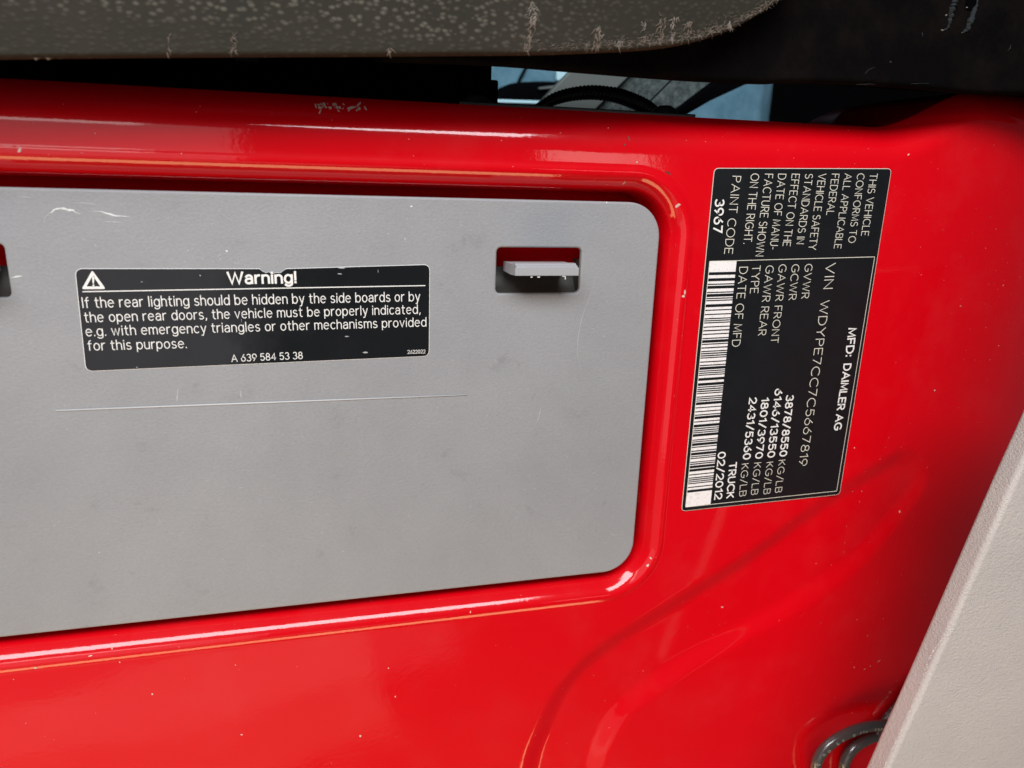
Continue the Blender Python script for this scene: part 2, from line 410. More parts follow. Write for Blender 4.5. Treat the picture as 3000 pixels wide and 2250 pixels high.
# ------------------------------------------------------------------ seat base (red pressed steel)
CX0, CX1, CZ0, CZ1, CR = -194.0, 160.0, -204.3, -11.8, 16.5     # outline of the grey cover
def ztop(x):
    s = np.clip((x - 276) / 64.0, 0, 1); s = s * s * (3 - 2 * s)
    return 27.6 + 20.6 * s
def slope_cos(x):
    e = 0.5; return 1 / np.sqrt(1 + ((ztop(x + e) - ztop(x - e)) / (2 * e)) ** 2)
XL, XR, ZB = -270.0, 640.0, -420.0
ROLL = 19.0
# pressed channel with a rounded end, lower right
_dark = [(1532, 2420), (1556, 2250), (1588, 2155), (1655, 2020), (1768, 1907), (2000, 1762), (2181, 1649), (2325, 1545), (2440, 1462), (2542, 1398), (2610, 1360)]
_tip = [(2650, 1345), (2690, 1360), (2712, 1405), (2700, 1450)]
_lite = [(2655, 1500), (2590, 1570), (2497, 1660), (2316, 1780), (2136, 1880), (2000, 1956), (1881, 2042), (1814, 2097), (1768, 2178), (1746, 2250), (1722, 2420)]
GR = np.array([p for p in catmull([xz(*q) for q in _dark + _tip + _lite], 4)])
def sdf_poly(x, z, P):
    d = np.full(x.shape, 1e9); ins = np.zeros(x.shape, bool)
    for i in range(len(P)):
        a, b = P[i], P[(i + 1) % len(P)]
        ex, ez = b - a; wx, wz = x - a[0], z - a[1]
        k = np.clip((wx * ex + wz * ez) / (ex * ex + ez * ez + 1e-12), 0, 1)
        d = np.minimum(d, (wx - ex * k) ** 2 + (wz - ez * k) ** 2)
        c = (a[1] > z) != (b[1] > z)
        with np.errstate(divide='ignore', invalid='ignore'):
            xi = (b[0] - a[0]) * (z - a[1]) / (b[1] - a[1]) + a[0]
        ins ^= c & (x < xi)
    d = np.sqrt(d); return np.where(ins, -d, d)
# section through the rim: (distance out from the cover edge, depth)
_prof = catmull([(3.6, 22), (3.8, 16), (4.3, 11.0), (5.0, 8.0), (6.1, 5.5), (7.6, 3.5), (9.2, 1.7), (10.7, 0.5), (12.0, -0.25), (13.2, -0.50), (14.3, -0.40), (15.5, -0.14), (16.7, 0), (18, 0)], 5)
PT = np.maximum.accumulate(np.array([p[0] for p in _prof]) + np.arange(len(_prof)) * 1e-5); PY = np.array([p[1] for p in _prof])
def sd_cover(x, z):
    cx, cz = (CX0 + CX1) / 2, (CZ0 + CZ1) / 2
    qx = np.abs(x - cx) - ((CX1 - CX0) / 2 - CR); qz = np.abs(z - cz) - ((CZ1 - CZ0) / 2 - CR)
    return np.hypot(np.maximum(qx, 0), np.maximum(qz, 0)) + np.minimum(np.maximum(qx, qz), 0) - CR
def y_red(x, z):
    x = np.asarray(x, float); z = np.asarray(z, float)
    y = np.interp(sd_cover(x, z), PT, PY)
    y = y + np.where(x > 288, (x - 288) ** 2 / (2 * 330.0), 0)
    s = np.clip((-sdf_poly(x, z, GR) + 7.5) / 15.0, 0, 1); s = s * s * (3 - 2 * s)
    fade = np.clip((380 - x) / 140, 0.75, 1)
    y = y + 3.6 * s * fade
    dd = np.clip((ztop(x) - z) * slope_cos(x), 0, ROLL)
    y = y + 12.0 * (1 - dd / ROLL) ** 2.5
    w = np.clip((sd_cover(x, z) - 12) / 20, 0, 1)
    y = y + w * (0.10 * np.sin(x / 23.0 + 1.3) * np.sin(z / 17.0) + 0.12 * np.sin(x / 51.0) * np.cos(z / 37.0 + 0.6))
    return y
_ac = {}
def ANG(cx, cz, a0, k):
    """corner angles spaced so that the outer boundary is sampled evenly"""
    if (a0, k) in _ac: return _ac[(a0, k)]
    aa = np.radians(np.linspace(a0, a0 - 90, 3001)); lo = np.full(3001, 15.0); hi = np.full(3001, 900.0)
    for _ in range(40):
        m_ = (lo + hi) / 2; ok = inside(cx + (CR + m_) * np.cos(aa), cz + (CR + m_) * np.sin(aa)); lo = np.where(ok, m_, lo); hi = np.where(ok, hi, m_)
    st = np.hypot(np.diff((CR + lo) * np.cos(aa)), np.diff((CR + lo) * np.sin(aa))) / 2.2 + CR * np.abs(np.diff(aa)) / .4
    c = np.concatenate([[0], np.cumsum(st)])
    _ac[(a0, k)] = np.interp(np.arange(k) / k * c[-1], c, aa); return _ac[(a0, k)]
def inside(x, z): return (x > XL) & (x < XR) & (z > ZB) & (z < 27.6)
def contour():
    b = []
    def line(p, q, n, step):
        L = np.hypot(q[0] - p[0], q[1] - p[1]); k = max(int(L / step), 1)
        for i in range(k): b.append((p[0] + (q[0] - p[0]) * i / k, p[1] + (q[1] - p[1]) * i / k, *n))
    def arc(cx, cz, a0, k):
        for i in range(k):
            a = ANG(cx, cz, a0, k)[i] if k > 30 else math.radians(a0 - 90 * i / k); b.append((cx + CR * math.cos(a), cz + CR * math.sin(a), math.cos(a), math.sin(a)))
    line((CX0 + CR, CZ1), (CX1 - CR, CZ1), (0, 1), 2.5)
    arc(CX1 - CR, CZ1 - CR, 90, 280)
    line((CX1, CZ1 - CR), (CX1, CZ0 + CR), (1, 0), 1.6)
    arc(CX1 - CR, CZ0 + CR, 0, 220)
    line((CX1 - CR, CZ0), (CX0 + CR, CZ0), (0, -1), 1.6)
    arc(CX0 + CR, CZ0 + CR, -90, 20)
    line((CX0, CZ0 + CR), (CX0, CZ1 - CR), (-1, 0), 4)
    arc(CX0 + CR, CZ1 - CR, 180, 20)
    return np.array(b)
B = contour(); NS = len(B)
def inside(x, z): return (x > XL) & (x < XR) & (z > ZB) & (z < 27.6)
tmax = np.zeros(NS)
ts = np.arange(15, 800, 0.5)
for i in range(NS):
    ok = inside(B[i, 0] + B[i, 2] * ts, B[i, 1] + B[i, 3] * ts)
    k = int(np.argmin(ok)) if not ok.all() else len(ts) - 1
    lo, hi = ts[max(k - 1, 0)], ts[k]
    for _ in range(30):
        m_ = (lo + hi) / 2
        if inside(B[i, 0] + B[i, 2] * m_, B[i, 1] + B[i, 3] * m_): lo = m_
        else: hi = m_
    tmax[i] = lo
# straight rows from the rim to a level edge, then lifted to the ramped edge at the right
ez_ = B[:, 1] + B[:, 3] * tmax
rl = np.where(np.abs(27.6 - ez_) < 0.5, 8.0 / np.maximum(B[:, 3], 0.3), 8.0)
rl = np.minimum(rl, (tmax - 18) * .5)
P0 = B[:, :2]; NN = B[:, 2:]
NL, NR = 170, 24
XZ = [P0 + NN * t_ for t_ in PT]
for k in range(1, NL + 1): XZ.append(P0 + NN * (18 + (tmax - rl - 18) * k / NL)[:, None])
for k in range(1, NR + 1): XZ.append(P0 + NN * (tmax - rl + rl * math.sin(math.pi / 2 * k / NR))[:, None])
for q in XZ:
    w_ = np.clip((q[:, 1] + 45) / 72.6, 0, 1); q[:, 1] += (ztop(q[:, 0]) - 27.6) * w_ * w_ * (3 - 2 * w_) * 1.0
verts = [np.stack([q[:, 0], y_red(q[:, 0], q[:, 1]), q[:, 1]], 1) for q in XZ]
verts.append(verts[-1] + np.array([0, 3, 0])); verts.append(verts[-1] + np.array([0, 90, 0]))
NRW = len(verts); V = np.concatenate(verts)
faces = []
for k in range(NRW - 1):
    for i in range(NS):
        j = (i + 1) % NS
        faces.append((k * NS + i, k * NS + j, (k + 1) * NS + j, (k + 1) * NS + i))
faces.append(tuple(range(NS)))
seat_base = tag(empty('seat_base', (0, 0, ZB)), 'glossy red painted steel seat base with raised rim around the grey cover', 'seat base')
midx = [0] * len(faces)
mbc = MB()
def blob(px, py, w, h, ang=0, n=9, mtl=1, rough=0.35):
    """irregular paint chip lying on the red surface; sizes in photo pixels"""
    c = xz(px, py, 0); c = xz(px, py, float(y_red(c[0], c[1]))); pts = []
    for k in range(n):
        a = 2 * math.pi * k / n; rr = 1 + random.uniform(-rough, rough)
        ux, uz = w * .075 * rr * math.cos(a), h * .075 * rr * math.sin(a)
        X = c[0] + ux * math.cos(ang) - uz * math.sin(ang); Z = c[1] + ux * math.sin(ang) + uz * math.cos(ang)
        pts.append((X, float(y_red(X, Z)) - 0.12, Z))
    mbc.poly(pts[::-1], mtl)
for k in range(26):
    u = random.random(); blob(930 + u * 145, 308 + u * 10 + random.uniform(-10, 14), random.uniform(3, 9), random.uniform(2, 10), random.uniform(-1, 1))
for (x, y, w, h, a) in [(925, 309, 5, 16, .2), (938, 326, 4, 18, -.4), (952, 308, 3, 16, 0), (1030, 316, 26, 8, .3), (1052, 304, 20, 6, .7),
                        (1828, 536, 12, 4, .8), (1985, 602, 11, 16, -.5), (2006, 856, 8, 22, 0), (2002, 868, 9, 8, 0), (2633, 1497, 6, 8, 0), (2115, 1778, 6, 5, 0),
                        (2118, 1778, 3, 3, 0), (1138, 1957, 4, 5, 0), (1158, 2040, 4, 7, 0), (1056, 2156, 7, 9, .3), (103, 1956, 9, 8, 0), (446, 2033, 5, 7, 0),
                        (708, 2152, 5, 7, .4), (690, 1948, 3, 3, 0), (57, 440, 8, 13, -.5), (40, 1990, 3, 3, 0), (1378, 1793, 3, 8, 0), (2740, 1144, 7, 7, 0), (2503, 1312, 4, 4, 0),
                        (2661, 453, 8, 4, .6), (1884, 1609, 5, 9, .6), (1897, 1655, 6, 14, -.5), (2575, 1938, 18, 4, .45), (2550, 1952, 6, 3, .3), (2503, 1955, 5, 4, 0), (2533, 1961, 8, 3, .2),
                        (2817, 897, 5, 3, 0), (2952, 838, 6, 3, 0), (2941, 1017, 5, 3, 0), (2287, 560, 5, 5, 0), (1866, 475, 5, 4, 0), (286, 1872, 10, 4, .1), (340, 1870, 4, 4, 0), (382, 1858, 4, 4, 0)]:
    blob(x, y, w, h, a)
blob(1958, 506, 16, 7, -.6, mtl=2); blob(1842, 405, 4, 14, .3, mtl=2); blob(1830, 424, 4, 7, 0, mtl=2)
for k in range(5):
    blob(random.uniform(0, 2600), random.choice([random.uniform(1900, 2250), random.uniform(330, 460), random.uniform(1200, 2100)]), random.uniform(1.2, 2.6), random.uniform(1.2, 2.6))
mbc_v = [v for v in mbc.v]
nb = len(V)
allv = [tuple(v) for v in V] + mbc_v
allf = faces + [[nb + i for i in f] for f in mbc.f]
me = mesh('body', allv, allf, True, midx + mbc.m)
# shading normals from the pressed surface itself
nrm = np.array([tuple(v.normal) for v in me.vertices]); e = .15
X_, Z_ = V[:, 0], V[:, 2]; fx = (y_red(X_ + e, Z_) - y_red(X_ - e, Z_)) / (2 * e); fz = (y_red(X_, Z_ + e) - y_red(X_, Z_ - e)) / (2 * e)
an = np.stack([fx, -np.ones(nb), fz], 1); an /= np.linalg.norm(an, axis=1)[:, None]
sel = np.arange(nb); sel = sel[(sel >= len(PT) * NS - 3 * NS) & (sel < (NRW - 3) * NS)]; nrm[sel] = an[sel]
me.normals_split_custom_set_from_vertices([tuple(n_) for n_ in nrm])
link('body', me, [RED, CHIP, DARKCHIP], seat_base)

# slim black slide rail bolted on top of the base, seen in the gap
rail = tag(empty('slide_rail', at(1700, 320, 20)), 'black steel slide rail with domed bolts lying along the red base top', 'rail')
mb = MB()
a, b = xz(1345, 297, 18), xz(2036, 338, 18)
mb.add([(x, y, z) for (x, zt) in ((a[0], a[1]), (b[0], b[1])) for y in (17, 40) for z in (24, 29.4)],
       [(0, 1, 3, 2), (4, 6, 7, 5), (0, 4, 5, 1), (2, 3, 7, 6), (0, 2, 6, 4), (1, 5, 7, 3)])
mb.build('bar', RAIL, rail, bevel=0.5)
for (px, py, w) in ((1396, 300, 6.6), (1948, 328, 6.2)):
    c = at(px, py, 26); mb = MB()
    rings = [(w, 0), (w * .98, 1.2), (w * .8, 2.9), (w * .45, 4.0), (0.01, 4.3)]
    vs = [(c[0] + r_ * math.cos(2 * math.pi * k / 20), 26 + r_ * math.sin(2 * math.pi * k / 20) * .8, 29.2 + h_) for r_, h_ in rings for k in range(20)]
    mb.add(vs, [(i * 20 + k, i * 20 + (k + 1) % 20, (i + 1) * 20 + (k + 1) % 20, (i + 1) * 20 + k) for i in range(4) for k in range(20)])
    mb.build('bolt', RAIL, rail, smooth=True)

# certification label
def rounded_quad(P, r, n=6):
    out = []; P = [np.array(p) for p in P]
    for i in range(4):
        a, b, c = P[i - 1], P[i], P[(i + 1) % 4]
        u = (a - b) / np.linalg.norm(a - b); v = (c - b) / np.linalg.norm(c - b)
        for k in range(n + 1):
            s = k / n; out.append((b + u * r) * (1 - s) ** 2 + 2 * b * s * (1 - s) + (b + v * r) * s * s)
    return out
def inset(P, d):
    """move a convex outline towards its centre by about d"""
    P = np.array(P); N = len(P); out = []
    for i in range(N):
        t_ = P[(i + 1) % N] - P[i - 1]; t_ /= np.linalg.norm(t_) + 1e-9
        nrm = np.array([t_[1], -t_[0]]); c = P.mean(0) - P[i]
        out.append(P[i] + nrm * d * (1 if nrm @ c > 0 else -1))
    return out
def sheet(name, loop, Y, m, parent, th=0.12):
    mb = MB(); N = len(loop)
    mb.add([(p[0], Y, p[1]) for p in loop] + [(p[0], Y + th, p[1]) for p in loop],
           [tuple(range(N))[::-1]] + [(i, (i + 1) % N, N + (i + 1) % N, N + i) for i in range(N)])
    o = mb.build(name, m, parent)
    bm = bmesh.new(); bm.from_mesh(o.data); bmesh.ops.recalc_face_normals(bm, faces=bm.faces)
    if bm.faces[0].normal.y > 0: bmesh.ops.reverse_faces(bm, faces=bm.faces)
    bm.to_mesh(o.data); bm.free(); return o
def z2(x, y): return xz(2000 + x * .31342, 480 + y * .31342)
def z3(x, y): return xz(1980 + x * .31342, 1000 + y * .31342)
def z4(x, y): return xz(2000 + x * .45208, 750 + y * .45208)
LQ = [xz(2091, 492), xz(2610.5, 493.5), xz(2458.5, 1448), xz(1995, 1497)]
lab = rounded_quad(LQ, 2.6)
label = sheet('certification_label', lab, -0.45, INKY, seat_base)
sheet('film', inset(lab, 0.28), -0.56, VINYL, label)
LY = -0.62
mb = MB()
def stroke(mb, p, q, w, Y, m=0):
    p = np.array(p); q = np.array(q); u = (q - p) / np.linalg.norm(q - p); n_ = np.array([-u[1], u[0]]) * w / 2
    mb.poly([(c[0], Y, c[1]) for c in (p + n_, p - n_, q - n_, q + n_)], m)
TH, BO = 0.078, 0.185
cap = .31342 * 0.1495
for s_, p, q, c_, w_ in [
    ('THIS VEHICLE', z2(1747, 92), z2(1662, 668), 88, TH), ('CONFORMS TO', z2(1627, 92), z2(1540, 735), 86, TH),
    ('ALL APPLICABLE', z2(1510, 92), z2(1408, 788), 84, TH), ('FEDERAL', z2(1389, 95), z2(1337, 475), 86, TH),
    ('VEHICLE SAFETY', z2(1265, 92), z2(1170, 800), 88, TH), ('STANDARDS IN', z2(1141, 95), z2(1057, 745), 87, TH),
    ('EFFECT ON THE', z2(1016, 95), z2(930, 765), 88, TH), ('DATE OF MANU-', z2(889, 95), z2(808, 795), 88, TH),
    ('FACTURE SHOWN', z2(764, 95), z2(674, 860), 90, TH), ('ON THE RIGHT.', z2(635, 92), z2(563, 745), 90, TH),
    ('PAINT CODE', z2(462, 115), z2(384, 838), 92, TH),
    ('VIN', z2(1337, 930), z2(1310, 1165), 112, TH), ('WDYPE7CC7C5667819', z2(1287, 1278), z3(1143, 1160), 104, TH),
    ('GVWR', z2(1140, 938), z2(1103, 1255), 88, TH), ('GCWR', z2(1016, 942), z2(984, 1270), 88, TH),
    ('GAWR FRONT', z2(896, 942), z4(567, 562), 88, TH), ('GAWR REAR', z2(775, 952), z4(485, 512), 90, TH),
    ('TYPE', z2(647, 952), z2(625, 1208), 92, TH), ('DATE OF MFD', z2(527, 965), z4(315, 585), 94, TH),
    ('KG/LB', z3(957, 1110), z3(922, 1410), 84, TH), ('KG/LB', z3(842, 1130), z3(814, 1425), 84, TH),
    ('KG/LB', z3(729, 1135), z3(698, 1430), 84, TH), ('KG/LB', z3(612, 1145), z3(588, 1445), 84, TH)]:
    text(mb, s_, p, q, c_ * cap, w_, LY)
for p, q in ((z2(247, 910), z2(1787, 868)), (z2(1787, 868), z3(1497, 1395)), (z3(1497, 1395), z3(85, 1545)), (z3(85, 1545), z2(247, 910))):
    stroke(mb, p, q, 0.30, LY)
mb.build('thin_lettering', INKY, label)
mb = MB(); text(mb, '3967', z2(303, 335), z2(283, 640), 92 * cap, BO, LY); mb.build('bold_lettering', INK, label)
mb = MB()
for s_, p, q, c_ in [
    ('MFD:', z4(1072, 470), z4(1052, 648), 64 * 1.4424), ('DAIMLER AG', z4(1042, 700), z4(977, 1125), 62 * 1.4424)]:
    text(mb, s_, p, q, c_ * cap, BO, LY)
mb.build('bold_lettering', INK, label); mb = MB()
for s_, p, q, c_ in [
    ('3878/8550', z3(1030, 505), z3(965, 1070), 86), ('6146/13550', z3(925, 447), z3(852, 1080), 86),
    ('1801/3970', z3(800, 530), z3(739, 1090), 84), ('2431/5360', z3(685, 530), z3(624, 1098), 86),
    ('TRUCK', z3(498, 1135), z3(470, 1460), 84), ('02/2012', z3(393, 1038), z3(358, 1472), 86)]:
    text(mb, s_, p, q, c_ * cap, BO, LY)
mb.build('bold_lettering', INK, label)
# barcode: white field, black bars
TLb, TRb, BLb, BRb = z2(249, 912), z2(498, 907), z3(88, 1543), z3(318, 1516)
def bq(u0, u1, v0=0.0, v1=1.0):
    f_ = lambda u, v: (TLb * (1 - v) + TRb * v) * (1 - u) + (BLb * (1 - v) + BRb * v) * u
    return [f_(u0, v0), f_(u0, v1), f_(u1, v1), f_(u1, v0)]
bar = sheet('barcode', bq(0, 1), -0.64, BARW, label, th=0.05)
mb = MB(); u = 0.040; rb = random.Random(11)
while u < 0.945:
    w_ = rb.choice([.0044, .0044, .0050, .0110]); g_ = rb.choice([.0036, .0036, .0040, .0095, .0120])
    if u + w_ > 0.945: break
    mb.poly([(p[0], -0.69, p[1]) for p in bq(u, u + w_)][::-1]); u += w_ + g_
mb.build('bars', VINYL, bar)

# ------------------------------------------------------------------ grey cover
cover = tag(empty('access_cover', ((CX0 + CX1) / 2, 4, CZ0)), 'flat grey plastic cover with rounded corners set into the red base', 'cover')
FY = 3.0
SLOTS = [(80.6, 121.2), (-155.6, -115.2)]; SZ0, SZ1 = -54.0, -33.0
panel = plate('panel', [rrect(CX0, CX1, CZ0, CZ1, CR, 14)] + [rrect(a, b, SZ0, SZ1, 2.2, 6) for a, b in SLOTS], FY, 3.4, 1.0, GREY, cover, 5)
for sx0, sx1 in SLOTS:
    mb = MB()
    prof = catmull([(FY + 3.0, SZ0 - 1.2), (8.5, SZ0 - 0.4), (12.0, SZ0 + 2.2), (14.5, SZ0 + 6.5), (15.5, SZ0 + 11)], 6)
    n_ = len(prof); vs = [(x, p[0], p[1]) for x in (sx0 - .6, sx1 + .6) for p in prof] + [(x, p[0] + 1.2, p[1] - .8) for x in (sx0 - .6, sx1 + .6) for p in prof]
    mb.add(vs, [(i, i + 1, n_ + i + 1, n_ + i) for i in range(n_ - 1)] + [(2 * n_ + i, 3 * n_ + i, 3 * n_ + i + 1, 2 * n_ + i + 1) for i in range(n_ - 1)])
    for x in (sx0 - 1.4, sx1 + 0.3):
        mb.box(x, x + 1.1, FY + 3.2, 15.5, SZ0 - 1, SZ1 - 6)
    mb.build('latch_pocket', POCKET, cover, smooth=False)
    # latch tongue: stepped front, reaches out towards the viewer
    x0, x1 = sx0 + 5.4, sx0 + 35.0
    mb = MB()
    prof = [(-10, -44.0), (-10, -40.5), (-8.2, -40.4), (-8.2, -39.9), (-6.0, -39.7), (-6.0, -39.2), (-3.4, -39.0), (-3.4, -39.9), (12, -40.2), (12, -44.6), (-2, -44.6)]
    n_ = len(prof)
    mb.add([(x + (0.9 if (y > -9 and y < -3) and x == x0 else 0), y, z) for x in (x0, x1) for y, z in prof],
           [tuple(range(n_)), tuple(range(n_, 2 * n_))[::-1]] + [(i, n_ + i, n_ + (i + 1) % n_, (i + 1) % n_) for i in range(n_)])
    o = mb.build('latch', LATCH, cover, bevel=0.10, seg=2)
    if sx0 > 0:
        mb = MB()
        for (px, py, w, h) in ((1557, 814, 9, 4), (1578, 814, 12, 4), (1652, 812, 14, 3), (1656, 817, 4, 11)):
            c = at(px, py, -10.1); mb.box(c[0] - w * .05, c[0] + w * .05, -10.2, -9.9, c[2] + .35 - h * .05, c[2] + .35 + h * .05)
        mb.build('moulding_flash', SCR, cover)
# scratches and the moulded line
def scratch(mb, pts, w, m, Y=FY - 0.05, jit=0.0):
    P = catmull([xz(*p, FY) for p in pts], 5)
    for i in range(len(P) - 1):
        k0 = math.sin(math.pi * (i + .15) / (len(P) - .7)); 
        k0 = max(k0, .15) * w * random.uniform(.6, 1.25)
        u_ = P[i + 1] - P[i]; u_ = u_ / (np.linalg.norm(u_) + 1e-9); nn = np.array([-u_[1], u_[0]]) * k0 / 2
        j = np.array([0, random.uniform(-jit, jit)])
        mb.poly([(c[0], Y, c[1]) for c in (P[i] + nn + j, P[i] - nn + j, P[i + 1] - nn + j, P[i + 1] + nn + j)], m)
mb = MB()
zq = lambda x, y: (x * .18987, 540 + y * .18987)
scratch(mb, [zq(*p) for p in ((760, 440), (800, 430), (850, 385), (980, 372), (1050, 395), (1130, 400), (1160, 430), (1240, 455))], .75, 0)
scratch(mb, [zq(*p) for p in ((660, 590), (700, 510), (770, 440))], .25, 1)
scratch(mb, [zq(*p) for p in ((1400, 410), (1560, 418), (1620, 440), (1700, 460), (1780, 485), (1860, 488), (2010, 500))], .6, 0)
scratch(mb, [zq(*p) for p in ((1100, 290), (1250, 285), (1400, 300), (1500, 320))], .4, 1)
scratch(mb, [zq(*p) for p in ((1510, 575), (1640, 577), (1800, 582), (1930, 598))], .35, 1)
scratch(mb, [zq(*p) for p in ((240, 195), (380, 190), (540, 215))], .3, 1)
scratch(mb, [(32, 814), (50, 810), (66, 808)], .5, 0)
scratch(mb, [(1750, 795), (1735, 850), (1708, 920), (1695, 980), (1692, 1040), (1708, 1105)], .28, 1)
scratch(mb, [(1568, 1250), (1580, 1215), (1583, 1195)], .35, 1)
scratch(mb, [(515, 840), (520, 1030)], .18, 1); scratch(mb, [(522, 1135), (518, 1175)], .5, 1); scratch(mb, [(703, 1140), (707, 1165)], .5, 1)
for k in range(16):
    x, y = random.uniform(520, 760), random.uniform(730, 772); scratch(mb, [(x, y), (x + random.uniform(-4, 8), y + random.uniform(-3, 8))], random.uniform(.2, .8), 1)
for k in range(170):
    x, y = random.uniform(60, 1840), random.uniform(600, 1660)
    if 1420 < x < 1740 and 690 < y < 890: continue
    a_ = random.gauss(0, .5); L = random.uniform(3, 14)
    scratch(mb, [(x, y), (x + L * math.cos(a_), y + L * math.sin(a_))], random.uniform(.12, .3), 1)
for (px, py, s_) in ((1205, 605, 8), (1777, 593, 8), (291, 1618, 4), (664, 735, 9), (1186, 700, 5), (280, 718, 3)):
    c = xz(px, py, FY); mb.poly([(c[0] + s_ * .06 * random.uniform(.5, 1.3) * math.cos(-q), FY - .06, c[1] + s_ * .05 * random.uniform(.5, 1.3) * math.sin(-q)) for q in np.arange(0, 6.28, .8)], 0)
merge(panel, mb, [SCR, SCRF])
mb = MB(); p0, p1 = at(165, 1203, FY), at(1368, 1157, FY)
mb.tube([p0, p0 * .5 + p1 * .5, p1], .34, 8); mb.build('moulded_line', mat('pale_moulded_edge', (0.52, 0.52, 0.52), 0.5), cover, smooth=True)

# warning label
def z8(x, y): return xz(200 + x * .49729, 720 + y * .49729, FY)
WQ = [z8(38, 133), z8(2131, 109), z8(2127, 651), z8(103, 741)]
wl = rounded_quad(WQ, 3.0)
def tear(loop, d):
    """bite torn out of the top edge"""
    a, b = z8(1128, 118), z8(1280, 116); out = []
    seg = None
    for i, p in enumerate(loop):
        out.append(p); q = loop[(i + 1) % len(loop)]
        if p[0] < a[0] and q[0] > b[0]:
            for (x, y) in ((1126, 120), (1140, 146 + d), (1165, 158 + d), (1180, 152 + d), (1200, 164 + d), (1225, 156 + d), (1250, 158 + d), (1268, 144 + d), (1282, 118)):
                zz = z8(x, y); out.append(np.array([zz[0], min(zz[1], p[1])]))
    return out
wlab = sheet('warning_label', tear(wl, 0), FY - 0.14, INK, cover, th=.12)
sheet('film', tear(inset(wl, .26), 2), FY - .24, GLOSSV, wlab, th=.09)
WY = FY - .30; cap8 = .49729 * .1362
mb = MB()
for s_, p, q, c_, w_ in [('If the rear lighting should be hidden by the side boards or by', (88, 364), (2070, 324), 60, .096),
    ('the open rear doors, the vehicle must be properly indicated,', (101, 449), (2073, 398), 58, .096),
    ('e.g. with emergency triangles or other mechanisms provided', (109, 531), (2107, 473), 58, .096),
    ('for this purpose.', (120, 615), (698, 600), 58, .096), ('A 639 584 53 38', (964, 682), (1380, 664), 44, .115),
    ('2622022', (1999, 635), (2102, 632), 24, .12), ('Warning!', (944, 222), (1341, 217), 68, .195)]:
    text(mb, s_, z8(*p), z8(*q), c_ * cap8, w_, WY)
stroke(mb, z8(85, 270), z8(2103, 234), .42, WY)
mb.build('lettering', INK, wlab)
mb = MB()
o_ = [z8(142, 143), z8(222, 254), z8(80, 255)]
def tri(P, r): 
    out = []
    for i in range(3):
        a, b, c = P[i - 1], P[i], P[(i + 1) % 3]; u_ = (a - b) / np.linalg.norm(a - b); v_ = (c - b) / np.linalg.norm(c - b)
        for k in range(5): s_ = k / 4; out.append((b + u_ * r) * (1 - s_) ** 2 + 2 * b * s_ * (1 - s_) + (b + v_ * r) * s_ * s_)
    return out
T1 = tri(o_, .9); cen = sum(o_) / 3; T2 = tri([cen + (p - cen) * .58 for p in o_], .35)
n_ = len(T1); mb.add([(p[0], WY, p[1]) for p in T1 + T2], [(i, (i + 1) % n_, n_ + (i + 1) % n_, n_ + i) for i in range(n_)])
for quad in ([(140, 178), (156, 178), (152, 222), (145, 222)], [(144, 228), (155, 228), (154, 241), (145, 241)]):
    mb.poly([(z8(*p)[0], WY, z8(*p)[1]) for p in quad])
mb.build('warning_triangle', INK, wlab)
mb = MB()
for (x, y, w, h) in ((1600, 165, 14, 4), (1610, 130, 20, 5), (1640, 533, 16, 3), (1750, 628, 18, 5), (778, 175, 5, 5), (435, 212, 8, 2), (1825, 150, 1.2, 14), (405, 715, 4, 3), (1020, 440, 1, 12)):
    mb.poly([(z8(x + w * random.uniform(.6, 1.2) * math.cos(-q), y)[0], WY - .02, z8(x, y + h * random.uniform(.6, 1.2) * math.sin(-q))[1]) for q in np.arange(0, 6.28, .7)])
merge([o for o in wlab.children if o.name.startswith('film')][0], mb, [SCRF])

# ------------------------------------------------------------------ seat above
seat = tag(empty('vehicle_seat', (60, -20, 60)), 'dark brown and black plastic sides of the seat hanging over the red base', 'seat')
TY = -30.0
edge = [(-700, 185), (-300, 175), (0, 167), (500, 162), (1000, 160), (1300, 158), (1550, 156), (1750, 150), (1930, 139), (2050, 118), (2140, 88), (2215, 48), (2270, 12), (2310, -25), (2345, -75), (2370, -150), (2380, -260)]
E = catmull([xz(*p, TY) for p in edge], 6)
loop = list(E) + [np.array([E[-1][0], 175.0]), np.array([E[0][0], 175.0])]
trim = plate('side_trim', [loop[::-1]], TY, 8, 1.2, TRIM, seat, 4)
mb = MB()
def fray(px, py, L, ang, w, m, Y=TY - .15):
    c = xz(px, py, TY); pts = []; a_ = ang
    p = np.array([c[0], Y, c[1]])
    for k in range(5):
        pts.append(p.copy()); a_ += random.uniform(-.5, .5)
        p = p + np.array([math.cos(a_), random.uniform(-.25, .1), math.sin(a_)]) * L * .115 / 4
    mb.tube(pts, [w * .115 * q for q in (1, .9, .7, .45, .1)], 5, m)
for k in range(520):
    t_ = random.random() ** .6; px = 1500 + 790 * t_
    i = min(range(len(E)), key=lambda q: abs(E[q][0] - xz(px, 100, TY)[0])); ex, ez = E[i]
    # along the worn lower edge
    h_ = abs(random.gauss(0, 1)) * 1.7 - 1.2
    p = np.array([ex + random.uniform(-1, 1), TY - .15, ez + 2.4 + h_]); a_ = random.choice([0.25, math.pi + .25]) + random.gauss(0, .5); pts = []
    for q in range(5):
        pts.append(p.copy()); a_ += random.uniform(-.5, .5); p = p + np.array([math.cos(a_), random.uniform(-.12, .08), math.sin(a_)]) * random.uniform(.2, .8)
    mb.tube(pts, [random.uniform(.03, .13) * q for q in (.5, 1, .9, .6, .1)], 5, random.choice([0, 0, 0, 1]))
